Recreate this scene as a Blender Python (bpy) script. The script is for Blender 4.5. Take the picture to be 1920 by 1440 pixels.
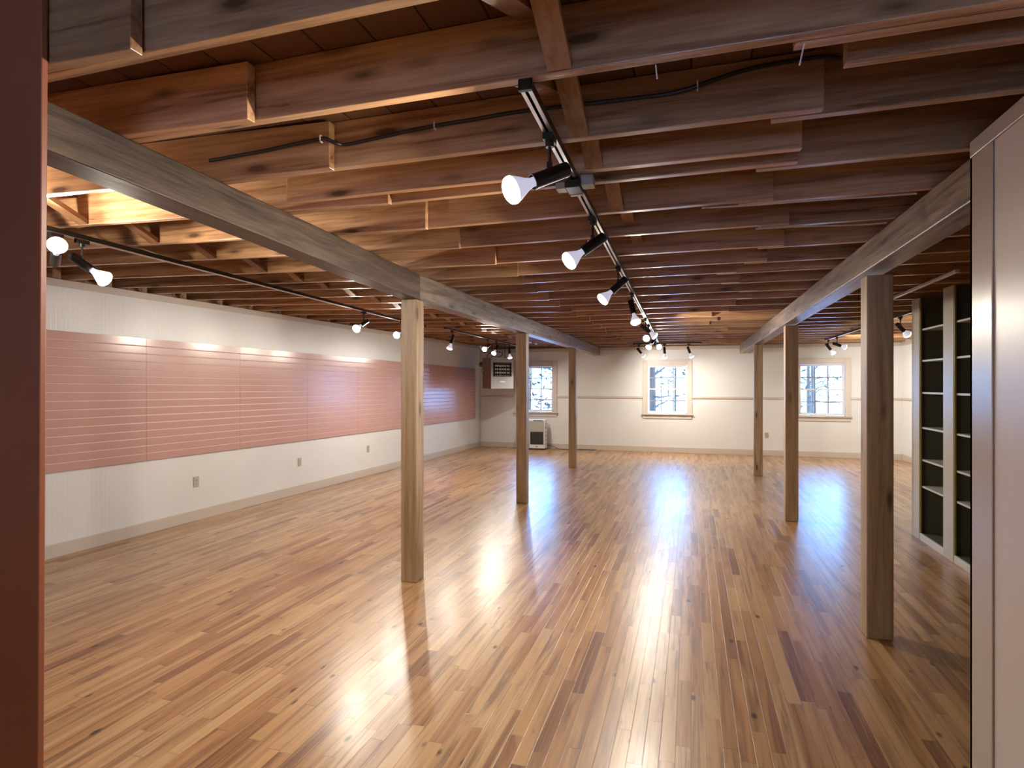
import bpy, bmesh, math, random
from mathutils import Vector, Matrix
random.seed(7)
for o in list(bpy.data.objects):
    bpy.data.objects.remove(o, do_unlink=True)
scn = bpy.context.scene
COL = scn.collection
PI = math.pi

# ------------------------------------------------------------------ camera
cam_d = bpy.data.cameras.new('camera')
cam = bpy.data.objects.new('camera', cam_d); COL.objects.link(cam)
cam.location = (0, 0, 1.6)
cam.rotation_euler = (math.radians(90), 0, math.radians(16.99))
cam_d.sensor_fit = 'HORIZONTAL'; cam_d.sensor_width = 36.0
cam_d.lens = 36.0 * 1100 / 1920
cam_d.clip_start = 0.02; cam_d.clip_end = 300
scn.camera = cam

# ------------------------------------------------------------------ world, exposure
scn.view_settings.view_transform = 'Standard'
scn.view_settings.look = 'None'
scn.view_settings.gamma = 1.0
scn.view_settings.use_curve_mapping = False
scn.view_settings.exposure = 0.2
SKY_STRENGTH = 26.0
LAMP_WATT = 19.0
LAMP_COL = (1.0, 0.92, 0.79)
LENS_EMIT = 9.0

world = bpy.data.worlds.new('daylight_sky'); scn.world = world
world.use_nodes = True
wn = world.node_tree; wn.nodes.clear()
w_out = wn.nodes.new('ShaderNodeOutputWorld'); w_bg = wn.nodes.new('ShaderNodeBackground')
w_tc = wn.nodes.new('ShaderNodeTexCoord'); w_sep = wn.nodes.new('ShaderNodeSeparateXYZ')
w_rmp = wn.nodes.new('ShaderNodeValToRGB')
w_rmp.color_ramp.elements[0].position = 0.0; w_rmp.color_ramp.elements[0].color = (0.15, 0.44, 0.95, 1)
w_rmp.color_ramp.elements[1].position = 0.5; w_rmp.color_ramp.elements[1].color = (0.17, 0.42, 0.95, 1)
wn.links.new(w_tc.outputs['Generated'], w_sep.inputs[0])
wn.links.new(w_sep.outputs['Z'], w_rmp.inputs[0])
w_side = wn.nodes.new('ShaderNodeMapRange'); w_side.inputs['From Min'].default_value = -0.3; w_side.inputs['From Max'].default_value = 0.3
w_mix = wn.nodes.new('ShaderNodeMix'); w_mix.data_type = 'RGBA'
wn.links.new(w_sep.outputs['Y'], w_side.inputs['Value']); wn.links.new(w_side.outputs[0], w_mix.inputs[0])
w_mix.inputs[6].default_value = (0.21, 0.190, 0.185, 1)          # dim overcast side behind the camera
wn.links.new(w_rmp.outputs[0], w_mix.inputs[7]); wn.links.new(w_mix.outputs[2], w_bg.inputs['Color'])
w_bg.inputs['Strength'].default_value = SKY_STRENGTH
wn.links.new(w_bg.outputs[0], w_out.inputs['Surface'])

# ------------------------------------------------------------------ node helpers
class NT:
    def __init__(s, name):
        s.m = bpy.data.materials.new(name); s.m.use_nodes = True
        s.t = s.m.node_tree; s.t.nodes.clear()
        s.out = s.t.nodes.new('ShaderNodeOutputMaterial')
        s.b = s.t.nodes.new('ShaderNodeBsdfPrincipled')
        s.t.links.new(s.b.outputs[0], s.out.inputs['Surface'])
    def n(s, typ, **kw):
        nd = s.t.nodes.new(typ)
        for k, v in kw.items(): setattr(nd, k, v)
        return nd
    def l(s, a, b): s.t.links.new(a, b)
    def math(s, op, a, b=None, c=None):
        nd = s.n('ShaderNodeMath', operation=op)
        for i, v in enumerate((a, b, c)):
            if v is None: continue
            if isinstance(v, (int, float)): nd.inputs[i].default_value = v
            else: s.l(v, nd.inputs[i])
        return nd.outputs[0]
    def mix(s, fac, a, b, blend='MIX'):
        nd = s.n('ShaderNodeMix', data_type='RGBA', blend_type=blend)
        for i, v in ((0, fac), (6, a), (7, b)):
            if isinstance(v, (int, float)): nd.inputs[i].default_value = v
            elif isinstance(v, tuple): nd.inputs[i].default_value = (*v, 1) if len(v) == 3 else v
            else: s.l(v, nd.inputs[i])
        return nd.outputs[2]
    def ramp(s, fac, stops, interp='LINEAR'):
        nd = s.n('ShaderNodeValToRGB'); cr = nd.color_ramp; cr.interpolation = interp
        while len(cr.elements) < len(stops): cr.elements.new(0.5)
        for e, (p, c) in zip(cr.elements, stops):
            e.position = p; e.color = (*c, 1) if len(c) == 3 else c
        s.l(fac, nd.inputs[0]); return nd.outputs[0]
    def noise(s, vec, scale, detail=3, rough=0.55, dist=0.0):
        nd = s.n('ShaderNodeTexNoise'); nd.inputs['Scale'].default_value = scale
        nd.inputs['Detail'].default_value = detail; nd.inputs['Roughness'].default_value = rough
        nd.inputs['Distortion'].default_value = dist
        s.l(vec, nd.inputs['Vector']); return nd.outputs['Fac']
    def coords(s, scale=(1, 1, 1), rnd=True, kind='Object'):
        tc = s.n('ShaderNodeTexCoord'); v = tc.outputs[kind]
        if rnd:
            oi = s.n('ShaderNodeObjectInfo')
            mul = s.n('ShaderNodeVectorMath', operation='SCALE')
            cmb = s.n('ShaderNodeCombineXYZ')
            for i in range(3): s.l(oi.outputs['Random'], cmb.inputs[i])
            s.l(cmb.outputs[0], mul.inputs[0]); mul.inputs['Scale'].default_value = 37.0
            ad = s.n('ShaderNodeVectorMath', operation='ADD')
            s.l(v, ad.inputs[0]); s.l(mul.outputs[0], ad.inputs[1]); v = ad.outputs[0]
            s.rand = oi.outputs['Random']
        mp = s.n('ShaderNodeMapping'); mp.inputs['Scale'].default_value = scale
        s.l(v, mp.inputs['Vector']); return mp.outputs[0], v
    def bump(s, h, strength=0.3, dist=0.01):
        nd = s.n('ShaderNodeBump'); nd.inputs['Strength'].default_value = strength
        nd.inputs['Distance'].default_value = dist
        s.l(h, nd.inputs['Height']); s.l(nd.outputs[0], s.b.inputs['Normal'])

def plain(name, col, rough=0.5, metal=0.0, spec=0.5, noise_amt=0.06, nscale=6.0, coat=0.0):
    m = NT(name); v, _ = m.coords(rnd=False)
    f = m.noise(v, nscale, 4)
    c = m.mix(f, tuple(x * (1 - noise_amt) for x in col), tuple(min(1, x * (1 + noise_amt)) for x in col))
    m.l(c, m.b.inputs['Base Color'])
    m.b.inputs['Roughness'].default_value = rough; m.b.inputs['Metallic'].default_value = metal
    m.b.inputs['Specular IOR Level'].default_value = spec
    m.b.inputs['Coat Weight'].default_value = coat
    return m.m

def wood(name, dark, mid, light, axis='X', rough=0.45, knots=0.5, vary=0.35, spec=0.5, grain=1.0, grad=None):
    st = {'X': (0.5, 9, 9), 'Y': (9, 0.5, 9), 'Z': (9, 9, 0.5)}[axis]
    kn = {'X': (1.1, 4, 4), 'Y': (4, 1.1, 4), 'Z': (4, 4, 1.1)}[axis]
    m = NT(name); v, raw = m.coords(st)
    g1 = m.noise(v, 2.2 * grain, 6, 0.6, 0.6)
    g2 = m.noise(v, 9.0 * grain, 4, 0.6, 0.2)
    g = m.math('ADD', m.math('MULTIPLY', g1, 0.7), m.math('MULTIPLY', g2, 0.3))
    c = m.ramp(g, [(0.37, dark), (0.50, mid), (0.63, light)])
    big = m.noise(raw, 0.9, 3)
    c = m.mix(m.math('MULTIPLY', big, 0.3), c, mid, 'MIX')
    # per-board tone
    tone = m.math('ADD', m.math('MULTIPLY', m.rand, vary), 1 - vary * 0.5)
    cm = m.n('ShaderNodeCombineXYZ')
    for i in range(3): m.l(tone, cm.inputs[i])
    c = m.mix(1.0, c, cm.outputs[0], 'MULTIPLY')
    # knots
    mp = m.n('ShaderNodeMapping'); mp.inputs['Scale'].default_value = kn
    m.l(raw, mp.inputs['Vector'])
    vo = m.n('ShaderNodeTexVoronoi'); vo.inputs['Scale'].default_value = 2.0
    m.l(mp.outputs[0], vo.inputs['Vector'])
    kd = m.ramp(vo.outputs['Distance'], [(0.08, (1, 1, 1)), (0.13, (0.5, 0.5, 0.5)), (0.22, (0, 0, 0))])
    c = m.mix(m.math('MULTIPLY', kd, knots), c, tuple(x * 0.35 for x in dark))
    m.l(c, m.b.inputs['Base Color'])
    rr = m.math('ADD', m.math('MULTIPLY', g1, 0.2), rough - 0.1)
    m.l(rr, m.b.inputs['Roughness'])
    m.b.inputs['Specular IOR Level'].default_value = spec
    m.bump(g, 0.35, 0.006)
    return m.m

# ------------------------------------------------------------------ materials
def floor_mat():
    m = NT('strip_floor_wood'); tc = m.n('ShaderNodeTexCoord')
    sp = m.n('ShaderNodeSeparateXYZ'); m.l(tc.outputs['Object'], sp.inputs[0])
    W = 0.066
    xs = m.math('DIVIDE', sp.outputs['X'], W)
    cx = m.math('FLOOR', xs); fx = m.math('FRACT', xs)
    w1 = m.n('ShaderNodeTexWhiteNoise', noise_dimensions='1D'); m.l(cx, w1.inputs['W'])
    ln = m.math('ADD', m.math('MULTIPLY', w1.outputs['Value'], 0.6), 0.5)
    ys = m.math('DIVIDE', m.math('ADD', sp.outputs['Y'], m.math('MULTIPLY', w1.outputs['Value'], 23.7)), ln)
    cy = m.math('FLOOR', ys); fy = m.math('FRACT', ys)
    cmb = m.n('ShaderNodeCombineXYZ'); m.l(cx, cmb.inputs[0]); m.l(cy, cmb.inputs[1])
    w2 = m.n('ShaderNodeTexWhiteNoise', noise_dimensions='2D'); m.l(cmb.outputs[0], w2.inputs['Vector'])
    idv = w2.outputs['Value']
    base = m.ramp(idv, [(0.0, (0.20, 0.085, 0.040)), (0.05, (0.25, 0.110, 0.050)), (0.10, (0.34, 0.160, 0.066)),
                        (0.30, (0.38, 0.195, 0.082)), (0.55, (0.42, 0.230, 0.100)), (0.8, (0.46, 0.262, 0.120)), (1.0, (0.49, 0.30, 0.148))])
    # grain along the board, shifted per board
    off = m.n('ShaderNodeVectorMath', operation='SCALE'); m.l(w2.outputs['Color'], off.inputs[0]); off.inputs['Scale'].default_value = 40
    ad = m.n('ShaderNodeVectorMath', operation='ADD'); m.l(tc.outputs['Object'], ad.inputs[0]); m.l(off.outputs[0], ad.inputs[1])
    mp = m.n('ShaderNodeMapping'); mp.inputs['Scale'].default_value = (26, 1.1, 1); m.l(ad.outputs[0], mp.inputs['Vector'])
    g = m.noise(mp.outputs[0], 1.0, 5, 0.62, 0.8)
    c = m.mix(m.ramp(g, [(0.33, (1, 1, 1)), (0.5, (0, 0, 0))]), base, m.mix(0.68, base, (0.11, 0.042, 0.019)))
    c = m.mix(m.ramp(g, [(0.52, (0, 0, 0)), (0.72, (0.5, 0.5, 0.5))]), c, (0.62, 0.36, 0.15))
    # broad streaks of heartwood
    mp3 = m.n('ShaderNodeMapping'); mp3.inputs['Scale'].default_value = (10, 0.55, 1); m.l(ad.outputs[0], mp3.inputs['Vector'])
    g3 = m.noise(mp3.outputs[0], 1.0, 2, 0.5, 0.4)
    c = m.mix(m.ramp(g3, [(0.62, (0, 0, 0)), (0.74, (0.7, 0.7, 0.7))]), c, (0.15, 0.048, 0.018))
    # knots
    mp2 = m.n('ShaderNodeMapping'); mp2.inputs['Scale'].default_value = (6.5, 3.2, 1); m.l(ad.outputs[0], mp2.inputs['Vector'])
    vo = m.n('ShaderNodeTexVoronoi'); vo.inputs['Scale'].default_value = 1.0; m.l(mp2.outputs[0], vo.inputs['Vector'])
    k = m.ramp(vo.outputs['Distance'], [(0.06, (1, 1, 1)), (0.12, (0, 0, 0))])
    sep = m.n('ShaderNodeSeparateColor'); m.l(w2.outputs['Color'], sep.inputs[0])
    k = m.math('MULTIPLY', k, m.math('GREATER_THAN', sep.outputs[1], 0.45))
    c = m.mix(m.math('MULTIPLY', k, 0.9), c, (0.02, 0.008, 0.005))
    # joints
    ex = m.math('ABSOLUTE', m.math('SUBTRACT', fx, 0.5))
    ey = m.math('ABSOLUTE', m.math('SUBTRACT', fy, 0.5))
    jx = m.ramp(ex, [(0.472, (0, 0, 0)), (0.495, (1, 1, 1))])
    jy = m.ramp(ey, [(0.4975, (0, 0, 0)), (0.4995, (1, 1, 1))])
    j = m.math('MAXIMUM', jx, jy)
    c = m.mix(m.math('MULTIPLY', j, 0.55), c, (0.05, 0.018, 0.008))
    m.l(c, m.b.inputs['Base Color'])
    wob = m.noise(tc.outputs['Object'], 9.0, 3, 0.6)
    scr = m.noise(tc.outputs['Object'], 55.0, 2, 0.5)
    r = m.math('ADD', 0.24, m.math('MULTIPLY', wob, 0.16))
    m.l(r, m.b.inputs['Roughness'])
    m.b.inputs['Specular IOR Level'].default_value = 0.55
    m.b.inputs['Coat Weight'].default_value = 0.3; m.b.inputs['Coat Roughness'].default_value = 0.24
    tilt = m.math('MULTIPLY', m.math('SUBTRACT', fx, 0.5), m.math('SUBTRACT', idv, 0.5))
    h = m.math('ADD', m.math('MULTIPLY', j, -0.5), m.math('ADD', m.math('MULTIPLY', wob, 1.0), m.math('ADD', m.math('MULTIPLY', tilt, 0.7), m.math('MULTIPLY', scr, 0.12))))
    m.bump(h, 0.28, 0.004)
    return m.m

def deck_mat():
    m = NT('ceiling_deck_boards'); tc = m.n('ShaderNodeTexCoord')
    sp = m.n('ShaderNodeSeparateXYZ'); m.l(tc.outputs['Object'], sp.inputs[0])
    xs = m.math('DIVIDE', sp.outputs['X'], 0.19)
    cx = m.math('FLOOR', xs); fx = m.math('FRACT', xs)
    w1 = m.n('ShaderNodeTexWhiteNoise', noise_dimensions='1D'); m.l(cx, w1.inputs['W'])
    c = m.ramp(w1.outputs['Value'], [(0, (0.10, 0.045, 0.022)), (0.5, (0.17, 0.080, 0.038)), (1, (0.26, 0.13, 0.06))])
    mp = m.n('ShaderNodeMapping'); mp.inputs['Scale'].default_value = (14, 1, 1); m.l(tc.outputs['Object'], mp.inputs['Vector'])
    g = m.noise(mp.outputs[0], 2, 4)
    c = m.mix(m.math('MULTIPLY', g, 0.5), c, (0.09, 0.034, 0.018))
    e = m.ramp(m.math('ABSOLUTE', m.math('SUBTRACT', fx, 0.5)), [(0.475, (0, 0, 0)), (0.495, (1, 1, 1))])
    c = m.mix(e, c, (0.01, 0.004, 0.003))
    m.l(c, m.b.inputs['Base Color']); m.b.inputs['Roughness'].default_value = 0.6
    m.bump(m.math('MULTIPLY', e, -1.0), 0.5, 0.01)
    return m.m

def wall_mat(name, col, bead=None, rough=0.34):
    m = NT(name); tc = m.n('ShaderNodeTexCoord'); v = tc.outputs['Object']
    f = m.noise(v, 1.3, 4); f2 = m.noise(v, 22, 3)
    c = m.mix(f, tuple(x * 0.94 for x in col), tuple(min(1, x * 1.05) for x in col))
    m.l(c, m.b.inputs['Base Color'])
    m.l(m.math('ADD', rough - 0.05, m.math('MULTIPLY', f, 0.12)), m.b.inputs['Roughness'])
    m.b.inputs['Specular IOR Level'].default_value = 0.45
    h = m.math('ADD', m.math('MULTIPLY', f2, 0.4), m.math('MULTIPLY', f, 1.2))
    if bead:
        sp = m.n('ShaderNodeSeparateXYZ'); m.l(v, sp.inputs[0])
        fr = m.math('FRACT', m.math('DIVIDE', sp.outputs[bead], 0.045))
        e = m.ramp(m.math('ABSOLUTE', m.math('SUBTRACT', fr, 0.5)), [(0.42, (0, 0, 0)), (0.49, (1, 1, 1))])
        h = m.math('ADD', h, m.math('MULTIPLY', e, -0.7))
    m.bump(h, 0.22, 0.005)
    return m.m

def emit_mat(name, col, s):
    m = NT(name); m.b.inputs['Base Color'].default_value = (0.9, 0.9, 0.88, 1)
    v, _ = m.coords(rnd=False); f = m.noise(v, 30, 1)
    m.l(m.mix(f, col, tuple(min(1, c * 1.03) for c in col)), m.b.inputs['Emission Color'])
    m.b.inputs['Emission Strength'].default_value = s
    return m.m

def glass_mat():
    m = NT('window_glass'); t = m.t
    tr = m.n('ShaderNodeBsdfTransparent'); tr.inputs[0].default_value = (0.97, 0.99, 1, 1)
    gl = m.n('ShaderNodeBsdfGlossy'); gl.inputs['Roughness'].default_value = 0.02
    fr = m.n('ShaderNodeFresnel'); fr.inputs['IOR'].default_value = 1.45
    mx = m.n('ShaderNodeMixShader'); m.l(fr.outputs[0], mx.inputs[0]); m.l(tr.outputs[0], mx.inputs[1]); m.l(gl.outputs[0], mx.inputs[2])
    m.l(mx.outputs[0], m.out.inputs['Surface'])
    return m.m

M = {}
M['floor'] = floor_mat()
M['deck'] = deck_mat()
M['joist'] = wood('joist_fir', (0.18, 0.083, 0.038), (0.40, 0.215, 0.105), (0.55, 0.34, 0.18), 'X', 0.30, 0.9, 0.5)
M['bridging'] = wood('bridging_pine', (0.17, 0.08, 0.035), (0.28, 0.14, 0.065), (0.38, 0.21, 0.10), 'Y', 0.5, 0.3, 0.4)
M['post'] = wood('post_pine', (0.24, 0.145, 0.075), (0.38, 0.255, 0.145), (0.50, 0.36, 0.22), 'Z', 0.5, 0.95, 0.25)
M['beam_brown'] = wood('beam_brown_stained', (0.022, 0.011, 0.006), (0.072, 0.040, 0.022), (0.135, 0.080, 0.046), 'Y', 0.5, 0.85, 0.1)
M['beam'] = wood('beam_rough_sawn', (0.06, 0.038, 0.027), (0.21, 0.15, 0.115), (0.39, 0.30, 0.24), 'Y', 0.40, 1.0, 0.2)
M['wall'] = wall_mat('wall_offwhite_paint', (0.72, 0.72, 0.71))
M['wall_bead'] = wall_mat('wall_offwhite_beadboard', (0.72, 0.72, 0.71), bead='Y')
M['trim'] = plain('trim_taupe_paint', (0.56, 0.49, 0.42), 0.4)
M['wintrim'] = plain('window_trim_greige', (0.60, 0.54, 0.485), 0.4)
M['sash'] = plain('sash_white', (0.70, 0.68, 0.66), 0.4)
M['muntin'] = plain('muntin_backlit_shade', (0.24, 0.24, 0.30), 0.5)  # white bars, their backlit silhouette against the sky put into the colour
M['pink'] = plain('slatwall_pink', (0.51, 0.295, 0.262), 0.23, noise_amt=0.07, nscale=1.5)
M['groove'] = plain('slat_groove_pale_pink', (0.72, 0.46, 0.41), 0.4)
M['brown_paint'] = plain('brown_painted_board', (0.30, 0.095, 0.048), 0.42, noise_amt=0.25, nscale=2.0)
M['partition'] = wall_mat('partition_gloss_paint', (0.56, 0.485, 0.45), rough=0.3)
M['partition_trim'] = plain('partition_trim_gloss', (0.42, 0.345, 0.30), 0.25)
M['black'] = plain('track_black_metal', (0.012, 0.011, 0.011), 0.35, spec=0.4)
M['rail'] = plain('track_aluminium', (0.75, 0.73, 0.70), 0.28, metal=1.0)
M['screw'] = plain('screw_steel', (0.7, 0.7, 0.68), 0.3, metal=1.0)
M['coupler'] = plain('coupler_grey', (0.38, 0.37, 0.33), 0.4)
M['reflector'] = emit_mat('bulb_white_glass', (0.75, 0.76, 1.0), 0.45)
M['lens'] = emit_mat('bulb_lens_glow', (1.0, 0.93, 0.78), LENS_EMIT)
M['glass'] = glass_mat()
M['heater_grey'] = plain('heater_enamel_grey', (0.40, 0.39, 0.41), 0.4)
M['heater_brown'] = plain('heater_side_brown', (0.27, 0.17, 0.14), 0.5)
M['dark_metal'] = plain('dark_metal', (0.03, 0.028, 0.03), 0.45)
M['flue'] = plain('flue_pipe_metal', (0.16, 0.14, 0.13), 0.5, metal=0.5)
M['white_plastic'] = plain('white_enamel', (0.76, 0.77, 0.79), 0.3)
M['charcoal'] = plain('charcoal_grille', (0.035, 0.035, 0.032), 0.5)
M['display'] = plain('navy_display', (0.012, 0.012, 0.05), 0.15)
M['badge'] = plain('badge_grey', (0.42, 0.40, 0.36), 0.5)
M['plate'] = plain('outlet_ivory', (0.46, 0.42, 0.33), 0.4)
M['socket'] = plain('outlet_slot', (0.10, 0.09, 0.07), 0.5)
M['stile'] = plain('bookcase_cream', (0.44, 0.40, 0.29), 0.35)
M['bead'] = plain('bookcase_olive_bead', (0.27, 0.24, 0.07), 0.35)
M['shelf'] = plain('shelf_white_edge', (0.52, 0.51, 0.46), 0.4)
M['caseback'] = plain('bookcase_dark_olive', (0.085, 0.083, 0.058), 0.6, noise_amt=0.15)
M['cable_black'] = plain('cable_black', (0.010, 0.008, 0.010), 0.45)
M['cable_tan'] = plain('cable_tan', (0.55, 0.45, 0.34), 0.45)
M['staple'] = plain('staple_white', (0.8, 0.76, 0.7), 0.4)
M['conduit'] = plain('raceway_ivory', (0.62, 0.55, 0.45), 0.4)
M['snow'] = plain('snowy_ground', (0.80, 0.84, 0.90), 0.8)
M['bark'] = wood('tree_bark', (0.03, 0.028, 0.020), (0.05, 0.045, 0.032), (0.08, 0.07, 0.05), 'Z', 0.9, 0.2)
M['needles'] = plain('evergreen_needles', (0.012, 0.024, 0.020), 0.9, noise_amt=0.4)
M['outside'] = plain('outside_cladding', (0.3, 0.2, 0.15), 0.7)

# ------------------------------------------------------------------ mesh helpers
def box(bm, x0, x1, y0, y1, z0, z1, mat=None):
    vs = [bm.verts.new(Vector(p)) for p in ((x0, y0, z0), (x1, y0, z0), (x1, y1, z0), (x0, y1, z0),
                                            (x0, y0, z1), (x1, y0, z1), (x1, y1, z1), (x0, y1, z1))]
    if mat is not None:
        for v in vs: v.co = mat @ v.co
    for f in ((0, 3, 2, 1), (4, 5, 6, 7), (0, 1, 5, 4), (1, 2, 6, 5), (2, 3, 7, 6), (3, 0, 4, 7)):
        bm.faces.new([vs[i] for i in f])
    return vs

def lathe(bm, prof, seg=20, mat=None, cap0=True, cap1=True):
    rings = []
    for r, z in prof:
        ring = []
        for i in range(seg):
            a = 2 * PI * i / seg; p = Vector((r * math.cos(a), r * math.sin(a), z))
            ring.append(bm.verts.new(mat @ p if mat is not None else p))
        rings.append(ring)
    for a, b in zip(rings[:-1], rings[1:]):
        for i in range(seg):
            bm.faces.new((a[i], a[(i + 1) % seg], b[(i + 1) % seg], b[i]))
    if cap0: bm.faces.new(list(reversed(rings[0])))
    if cap1: bm.faces.new(rings[-1])

def tube(bm, pts, r, seg=8, radii=None):
    pts = [Vector(p) for p in pts]; rings = []
    for i, p in enumerate(pts):
        d = (pts[min(i + 1, len(pts) - 1)] - pts[max(i - 1, 0)]).normalized()
        up = Vector((0, 0, 1)) if abs(d.z) < 0.9 else Vector((1, 0, 0))
        s = d.cross(up).normalized(); t = s.cross(d).normalized()
        rr = radii[i] if radii else r
        rings.append([bm.verts.new(p + (s * math.cos(2 * PI * k / seg) + t * math.sin(2 * PI * k / seg)) * rr) for k in range(seg)])
    for a, b in zip(rings[:-1], rings[1:]):
        for i in range(seg):
            bm.faces.new((a[i], a[(i + 1) % seg], b[(i + 1) % seg], b[i]))
    bm.faces.new(list(reversed(rings[0]))); bm.faces.new(rings[-1])

def smooth_pts(pts, n=6):
    P = [Vector(p) for p in pts]; P = [P[0]] + P + [P[-1]]; out = []
    for i in range(1, len(P) - 2):
        for k in range(n):
            t = k / n
            out.append(0.5 * ((2 * P[i]) + (-P[i - 1] + P[i + 1]) * t + (2 * P[i - 1] - 5 * P[i] + 4 * P[i + 1] - P[i + 2]) * t * t
                              + (-P[i - 1] + 3 * P[i] - 3 * P[i + 1] + P[i + 2]) * t ** 3))
    out.append(P[-2]); return out

def mesh_of(name, bm, mat, smooth=False):
    bmesh.ops.recalc_face_normals(bm, faces=bm.faces)
    me = bpy.data.meshes.new(name); bm.to_mesh(me); bm.free()
    if mat is not None: me.materials.append(mat)
    if smooth:
        for p in me.polygons: p.use_smooth = True
        try: me.set_sharp_from_angle(angle=math.radians(40))
        except Exception: pass
    return me

def obj(name, bm, mat, parent=None, smooth=False, bevel=0.0, loc=None):
    me = mesh_of(name, bm, mat, smooth)
    o = bpy.data.objects.new(name, me); COL.objects.link(o)
    if parent is not None: o.parent = parent
    if loc is not None: o.location = loc
    if bevel:
        b = o.modifiers.new('bevel', 'BEVEL'); b.width = bevel; b.segments = 2; b.limit_method = 'ANGLE'
    return o

def tag(o, label, cat, group=None):
    o['label'] = label; o['category'] = cat
    if group: o['group'] = group
    return o

def thing(name, label, cat, loc=(0, 0, 0), rz=0.0, group=None):
    o = bpy.data.objects.new(name, None); COL.objects.link(o)
    o.empty_display_size = 0.1; o.location = loc; o.rotation_euler = (0, 0, rz)
    return tag(o, label, cat, group)

def struct(o):
    o['kind'] = 'structure'; return o

def B(*boxes):
    bm = bmesh.new()
    for b in boxes: box(bm, *b)
    return bm

ORD = ['first', 'second', 'third', 'fourth', 'fifth', 'sixth', 'seventh', 'eighth', 'ninth', 'tenth', 'eleventh', 'twelfth',
       'thirteenth', 'fourteenth', 'fifteenth', 'sixteenth', 'seventeenth', 'eighteenth', 'nineteenth', 'twentieth',
       'twenty-first', 'twenty-second', 'twenty-third', 'twenty-fourth', 'twenty-fifth', 'twenty-sixth', 'twenty-seventh']

# ------------------------------------------------------------------ key dimensions
YB = 14.2            # far wall
XR = 4.25            # right wall
YR = -3.2            # wall behind the camera
ZJ = 2.49            # underside of joists
JH = 0.19            # joist depth
ZB = 2.285           # underside of main beams
SL = 0.025           # left bay joists rise to the left wall
def xwall(y): return -5.2 - 0.0408 * (YB - y)
def zleft(x): return ZJ + SL * (-2.0 - x)
ROWS = [1.26, 1.68, 2.14, 2.62, 3.10, 3.59, 4.14, 4.63, 5.02, 5.52, 6.05, 6.56, 7.10, 7.65, 8.20, 8.73, 9.26, 9.79,
        10.32, 10.85, 11.38, 11.91, 12.44, 12.97, 13.50, 14.03]

# ------------------------------------------------------------------ floor, ceiling, walls
struct(obj('floor', B((-6.2, XR + 0.2, YR - 0.2, YB + 0.2, -0.12, 0.0)), M['floor']))

bm = bmesh.new()
ztop = ZJ + JH + 0.002
def deckz(x): return ztop if x >= -2.0 else ztop + SL * (-2.0 - x)
for (xa, xb) in ((-6.3, -2.0), (-2.0, XR + 0.2)):
    vs = []
    for (x, y) in ((xa, YR - 0.2), (xb, YR - 0.2), (xb, YB + 0.2), (xa, YB + 0.2)):
        vs.append((bm.verts.new((x, y, deckz(x))), bm.verts.new((x, y, deckz(x) + 0.05))))
    lo = [a for a, b in vs]; hi = [b for a, b in vs]
    bm.faces.new(lo[::-1]); bm.faces.new(hi)
    for i in range(4): bm.faces.new((lo[i], lo[(i + 1) % 4], hi[(i + 1) % 4], hi[i]))
ceiling = struct(obj('ceiling', bm, M['deck']))

def wedge_wall(bm, y0, y1, z0, z1a, t=0.15, off=0.0, z1b=None):
    """slab along the slightly skewed left wall; off>0 stands proud into the room"""
    z1b = z1a if z1b is None else z1b
    P = [(xwall(y0) + off, y0), (xwall(y1) + off, y1), (xwall(y1) + off - t, y1), (xwall(y0) + off - t, y0)]
    lo = [bm.verts.new((x, y, z0)) for x, y in P]; hi = [bm.verts.new((x, y, z1a if i in (0, 3) else z1b)) for i, (x, y) in enumerate(P)]
    bm.faces.new(lo[::-1]); bm.faces.new(hi)
    for i in range(4): bm.faces.new((lo[i], lo[(i + 1) % 4], hi[(i + 1) % 4], hi[i]))

ZL = 2.575
bm = bmesh.new(); wedge_wall(bm, YR, YB, 0, ZL)
wall_left = struct(obj('wall_left', bm, M['wall_bead']))
bm = bmesh.new(); wedge_wall(bm, YR, YB + 0.2, ZL + 0.001, 2.79, t=0.03, off=-0.14)
rim = obj('rim_board', bm, M['joist'], ceiling)

# far wall with three window openings
WINS = [(-3.73, 'left'), (-0.54, 'middle'), (2.72, 'right')]
GW, GZ0, GZ1 = 0.47, 0.90, 2.06          # half opening width, sill and head of opening
bm = bmesh.new()
edges = [-5.35]
for cx, _ in WINS: edges += [cx - GW, cx + GW]
edges += [XR]
ZBK = 2.485
for i in range(0, len(edges), 2): box(bm, edges[i], edges[i + 1], YB, YB + 0.15, 0, ZBK)
for cx, _ in WINS:
    box(bm, cx - GW, cx + GW, YB, YB + 0.15, 0, GZ0); box(bm, cx - GW, cx + GW, YB, YB + 0.15, GZ1, ZBK)
struct(obj('wall_back', bm, M['wall']))
obj('rim_board', B((-5.35, XR, YB + 0.1, YB + 0.15, ZBK + 0.001, 2.80)), M['joist'], ceiling)
struct(obj('wall_right', B((XR, XR + 0.15, YR, YB + 0.15, 0, ztop - 0.001)), M['wall']))
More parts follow.
